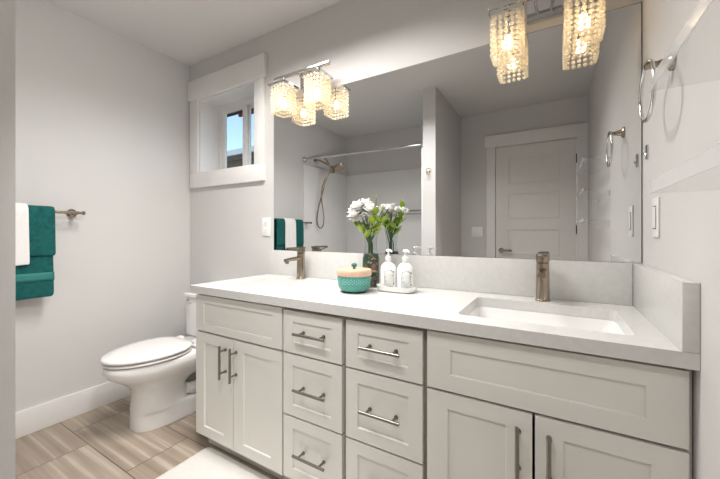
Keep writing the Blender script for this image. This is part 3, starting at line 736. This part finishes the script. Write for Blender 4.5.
# flowers
def petal(bm, c, d, up, L, W, cup):
    d = d.normalized(); side = d.cross(up)
    if side.length < 1e-3: side = Vector((1, 0, 0))
    side.normalize(); nrm = side.cross(d).normalized(); g = []
    for i in range(5):
        s_ = i / 4; wd = W * math.sin(PI * (0.12 + 0.80 * s_)) ** 0.8; row = []
        for j in range(3):
            q = j - 1; row.append(bm.verts.new(c + d * (L * s_) + side * (q * wd) + nrm * (cup * s_ * s_ * L + abs(q) * 0.25 * wd)))
        g.append(row)
    for A, B in zip(g, g[1:]):
        for j in range(2): bm.faces.new((A[j], A[j + 1], B[j + 1], B[j]))
base = Vector((vx, vy, z + 0.155))
def flower(head, kind, label, rnd):
    t_ = thing('white_flower' if kind != 'leafy' else 'leafy_sprig', label, 'flower' if kind != 'leafy' else 'sprig', base, 'white flowers in the vase' if kind != 'leafy' else 'green sprigs in the vase')
    head = Vector(head); ang = rnd.random() * 6; b0 = base + Vector((math.cos(ang), math.sin(ang), 0)) * 0.010
    neck = Vector((vx, vy, z + 0.205)) + (head - Vector((vx, vy, z + .2))).normalized() * 0.006 + Vector((math.cos(ang), math.sin(ang), 0)) * 0.012
    mid = neck.lerp(head, 0.5) + Vector((0, 0, 0.006))
    bm = NB(); add_tube(bm, [b0 + Vector((0, 0, 0.008)), neck, mid, head], [0.0032, 0.003, 0.0026, 0.002], 8); link('stem', bm, M['stem'], t_, True)
    if kind != 'leafy':
        bm = NB(); upv = (head - mid).normalized()
        for ring, (n, tilt, L_, W_) in enumerate(((5, 0.3, 0.034, 0.012), (8, 0.75, 0.042, 0.016), (9, 1.2, 0.044, 0.017), (9, 1.7, 0.040, 0.016), (6, 2.2, 0.032, 0.014))):
            for k in range(n):
                a = 2 * PI * k / n + ring * 0.4 + rnd.uniform(-.2, .2); u, v = frame_of(upv)
                d = upv * math.cos(tilt) + (u * math.cos(a) + v * math.sin(a)) * math.sin(tilt)
                petal(bm, head + upv * 0.003, d, upv, L_ * rnd.uniform(.85, 1.15) * kind, W_ * kind, 0.25)
        o = link('blossom', bm, M['petal'], t_, True, auto=0); s_ = o.modifiers.new('t', 'SOLIDIFY'); s_.thickness = 0.0008
    nl = 4 if kind == 'leafy' else 1
    for k in range(nl):
        bm = NB(); s_ = rnd.uniform(0.35, 0.85) if kind != 'leafy' else 0.3 + 0.23 * k
        c_ = neck.lerp(head, s_); a = rnd.random() * 6.28
        d = Vector((math.cos(a), math.sin(a), 0.5)) if k < 3 else Vector((0.2, 0.1, 1))
        petal(bm, c_, d, Vector((0, 0, 1)), rnd.uniform(0.045, 0.065), 0.018, 0.2)
        o = link('leaf', bm, M['leaf'], t_, True, auto=0); q = o.modifiers.new('t', 'SOLIDIFY'); q.thickness = 0.0008
rnd = random.Random(11)
cxf, cyf, czf = -1.092, -0.150, 1.198
heads = [((-0.045, -0.005, 0.005), 'leftmost'), ((-0.010, -0.035, 0.028), 'front'), ((0.012, 0.0, 0.038), 'tallest'), ((-0.020, 0.032, 0.020), 'rear'), ((0.038, -0.015, 0.010), 'right'), ((-0.02, -0.038, -0.010), 'low')]
labs = {'leftmost': 'white ruffled flower leaning furthest towards the window', 'front': 'white ruffled flower at the front of the bouquet', 'tallest': 'white ruffled flower standing tallest in the vase',
        'rear': 'white ruffled flower at the back, towards the mirror', 'right': 'white ruffled flower on the dispenser side of the bouquet', 'low': 'lowest white ruffled flower just above the leaves'}
for (dx, dy, dz), nm in heads: flower((cxf + dx, cyf + dy, czf + dz), 1.0, labs[nm], rnd)
for (dx, dy, dz), nm in (((0.075, -0.015, 0.045), 'green leafy sprig rising tallest on the dispenser side'), ((0.085, 0.03, 0.0), 'green leafy sprig spreading towards the mirror and dispensers'), ((-0.040, -0.02, -0.030), 'green leafy sprig drooping low over the canister side')):
    flower((cxf + dx, cyf + dy, czf + dz), 'leafy', nm, rnd)
for (dx, dy, dz), nm in (((0.11, 0.045, 0.03), 'small white bud flower reaching furthest over the dispensers'), ((0.075, 0.055, 0.035), 'small white bud flower nearest the mirror')):
    flower((cxf + dx, cyf + dy, czf + dz), 0.5, nm, rnd)

# ------------------------------------------------------------------ shower alcove (seen in the mirror)
sr = thing('shower_surround', 'glossy white acrylic shower surround, seen in the mirror', 'shower surround', (-2.05, -1.8, 0))
yb0 = YF + 0.001
box('side_panel', (XL + 0.001, XL + 0.022, YF + 0.023, -1.375, 0.45, 1.905), M['surround'], sr, 0.004)
box('back_panel', (XL + 0.001, -1.327, yb0, YF + 0.022, 0.45, 1.905), M['surround'], sr, 0.004)
box('side_panel', (-1.348, -1.327, YF + 0.023, -1.375, 0.45, 1.905), M['surround'], sr, 0.004)
bm = NB(); bx, by, hx, hy = -2.056, -1.825, 0.725, 0.445
add_loft(bm, [rrect(bx, by, hx, hy, 0.02, 0.0005), rrect(bx, by, hx, hy, 0.02, 0.435), rrect(bx, by, hx, hy, 0.02, 0.447), rrect(bx, by, hx - 0.07, hy - 0.07, 0.06, 0.447), rrect(bx, by, hx - 0.12, hy - 0.10, 0.08, 0.12), rrect(bx, by, hx - 0.18, hy - 0.16, 0.08, 0.09)])
tag(link('bathtub', bm, M['surround'], None, True, auto=50), 'white bathtub under the shower, behind the partition', 'bathtub')
t_ = thing('shower_rod', 'straight chrome shower curtain rod, seen in the mirror', 'rod', (-2.05, -1.405, 1.955))
bm = NB(); add_tube(bm, [(XL + 0.012, -1.40, 1.965), (-1.34, -1.40, 1.942)], 0.0115, 14); link('rod_tube', bm, M['chrome'], t_, True)
for x_, z_ in ((XL + 0.0008, 1.965), (-1.3265, 1.942)):
    s_ = 1 if x_ < -2 else -1
    bm = NB(); add_tube(bm, [(x_, -1.40, z_), (x_ + s_ * 0.012, -1.40, z_), (x_ + s_ * 0.03, -1.40, z_)], [0.033, 0.031, 0.018], 24); link('flange', bm, M['chrome'], t_, True)
xw = XL + 0.001
sh = thing('shower_fitting', 'dual nickel shower head with looping hose, seen in the mirror', 'shower head', (xw, -1.60, 1.95))
bm = NB(); add_lathe(bm, (0, 0, 0), [(0, 0), (0.03, 0), (0.03, 0.004), (0.014, 0.014), (0, 0.015)], 20)
bmesh.ops.rotate(bm, verts=bm.verts, cent=(0, 0, 0), matrix=Matrix.Rotation(PI / 2, 3, 'Y')); bmesh.ops.translate(bm, verts=bm.verts, vec=(xw, -1.60, 2.0))
add_tube(bm, [(xw + 0.01, -1.60, 2.0), (xw + 0.08, -1.60, 1.985), (xw + 0.20, -1.60, 1.915), (xw + 0.24, -1.60, 1.885)], 0.010, 12)
link('shower_arm', bm, M['nickel'], sh, True)
bm = NB(); bmesh.ops.create_icosphere(bm, subdivisions=3, radius=0.032, matrix=Matrix.Translation((xw + 0.255, -1.60, 1.872)))
add_box(bm, xw + 0.225, xw + 0.285, -1.62, -1.58, 1.815, 1.86, 0.008)
link('diverter', bm, M['nickel'], sh, True)
bm = NB(); add_lathe(bm, (0, 0, 0), [(0, 0), (0.058, 0), (0.063, 0.006), (0.060, 0.018), (0.03, 0.035), (0.014, 0.06), (0, 0.062)], 28)
bmesh.ops.rotate(bm, verts=bm.verts, cent=(0, 0, 0), matrix=Matrix.Rotation(math.radians(-32), 3, 'Y') @ Matrix.Rotation(math.radians(12), 3, 'X')); bmesh.ops.translate(bm, verts=bm.verts, vec=(xw + 0.375, -1.60, 1.865))
add_tube(bm, [(xw + 0.26, -1.60, 1.88), (xw + 0.345, -1.60, 1.905)], 0.012, 12)
link('rain_head', bm, M['nickel'], sh, True)
bm = NB(); add_tube(bm, [(xw + 0.24, -1.57, 1.90), (xw + 0.215, -1.545, 1.955), (xw + 0.20, -1.53, 1.985)], [0.013, 0.014, 0.018], 14); add_lathe(bm, (xw + 0.195, -1.525, 1.985), [(0, 0), (0.030, 0), (0.034, 0.008), (0.026, 0.02), (0, 0.022)], 20)
link('hand_shower', bm, M['nickel'], sh, True)
bm = NB(); P0 = []
for k in range(61):
    a = 2 * PI * k / 60; top = (0.5 + 0.5 * math.cos(a)) ** 4
    P0.append((xw + 0.085 + 0.13 * top + 0.042 * math.sin(2 * a) * (1 - top), -1.60 + 0.016 * math.sin(a), 1.82 - 0.65 * (0.5 - 0.5 * math.cos(a))))
add_tube(bm, P0, 0.0075, 8); link('hose', bm, M['nickel'], sh, True)
t_ = thing('shower_valve', 'nickel shower valve lever on the surround, just above the backsplash in the mirror', 'valve', (XL + 0.023, -1.60, 0.90))
bm = NB(); add_tube(bm, [(XL + 0.0226, -1.60, 0.89), (XL + 0.030, -1.60, 0.89)], 0.07, 32); link('escutcheon', bm, M['nickel'], t_, True)
bm = NB(); add_tube(bm, [(XL + 0.030, -1.60, 0.905), (XL + 0.085, -1.60, 0.905)], 0.022, 18); add_tube(bm, [(XL + 0.075, -1.60, 0.910), (XL + 0.19, -1.60, 0.945)], [0.009, 0.006], 10); link('lever', bm, M['nickel'], t_, True)
t_ = thing('shower_caddy', 'chrome wire basket on the shower back wall, seen in the mirror', 'caddy', (-1.6, YF + 0.08, 1.35))
bm = NB(); cx0, cx1, cy0, cy1 = -1.86, -1.36, YF + 0.0235, YF + 0.135
for zz_, rr in ((1.385, 0.005), (1.345, 0.0045)):
    add_tube(bm, [(cx0, cy0, zz_), (cx0, cy1 - .02, zz_), (cx0 + .02, cy1, zz_), (cx1 - .02, cy1, zz_), (cx1, cy1 - .02, zz_), (cx1, cy0, zz_), ((cx0 + cx1) / 2, cy0 + 0.003, zz_)], rr, 8, closed=True)
link('basket_rails', bm, M['chrome'], t_, True)
bm = NB()
for k in range(14):
    x_ = cx0 + 0.02 + (cx1 - cx0 - 0.04) * k / 13; add_tube(bm, [(x_, cy0 + 0.004, 1.345), (x_, cy1, 1.345), (x_, cy1, 1.385)], 0.002, 6)
link('wires', bm, M['chrome'], t_, True)

# fixture added out of view as the body of the ceiling fill lamp
t_ = thing('added_ceiling_light', 'added long flat ceiling fill light, unseen above the counter', 'light fixture', (-1.15, -0.6, ZC))
box('housing', (-1.85, -0.85, -0.79, -0.50, 2.412, ZC - 0.001), M['trim'], t_, 0.004)
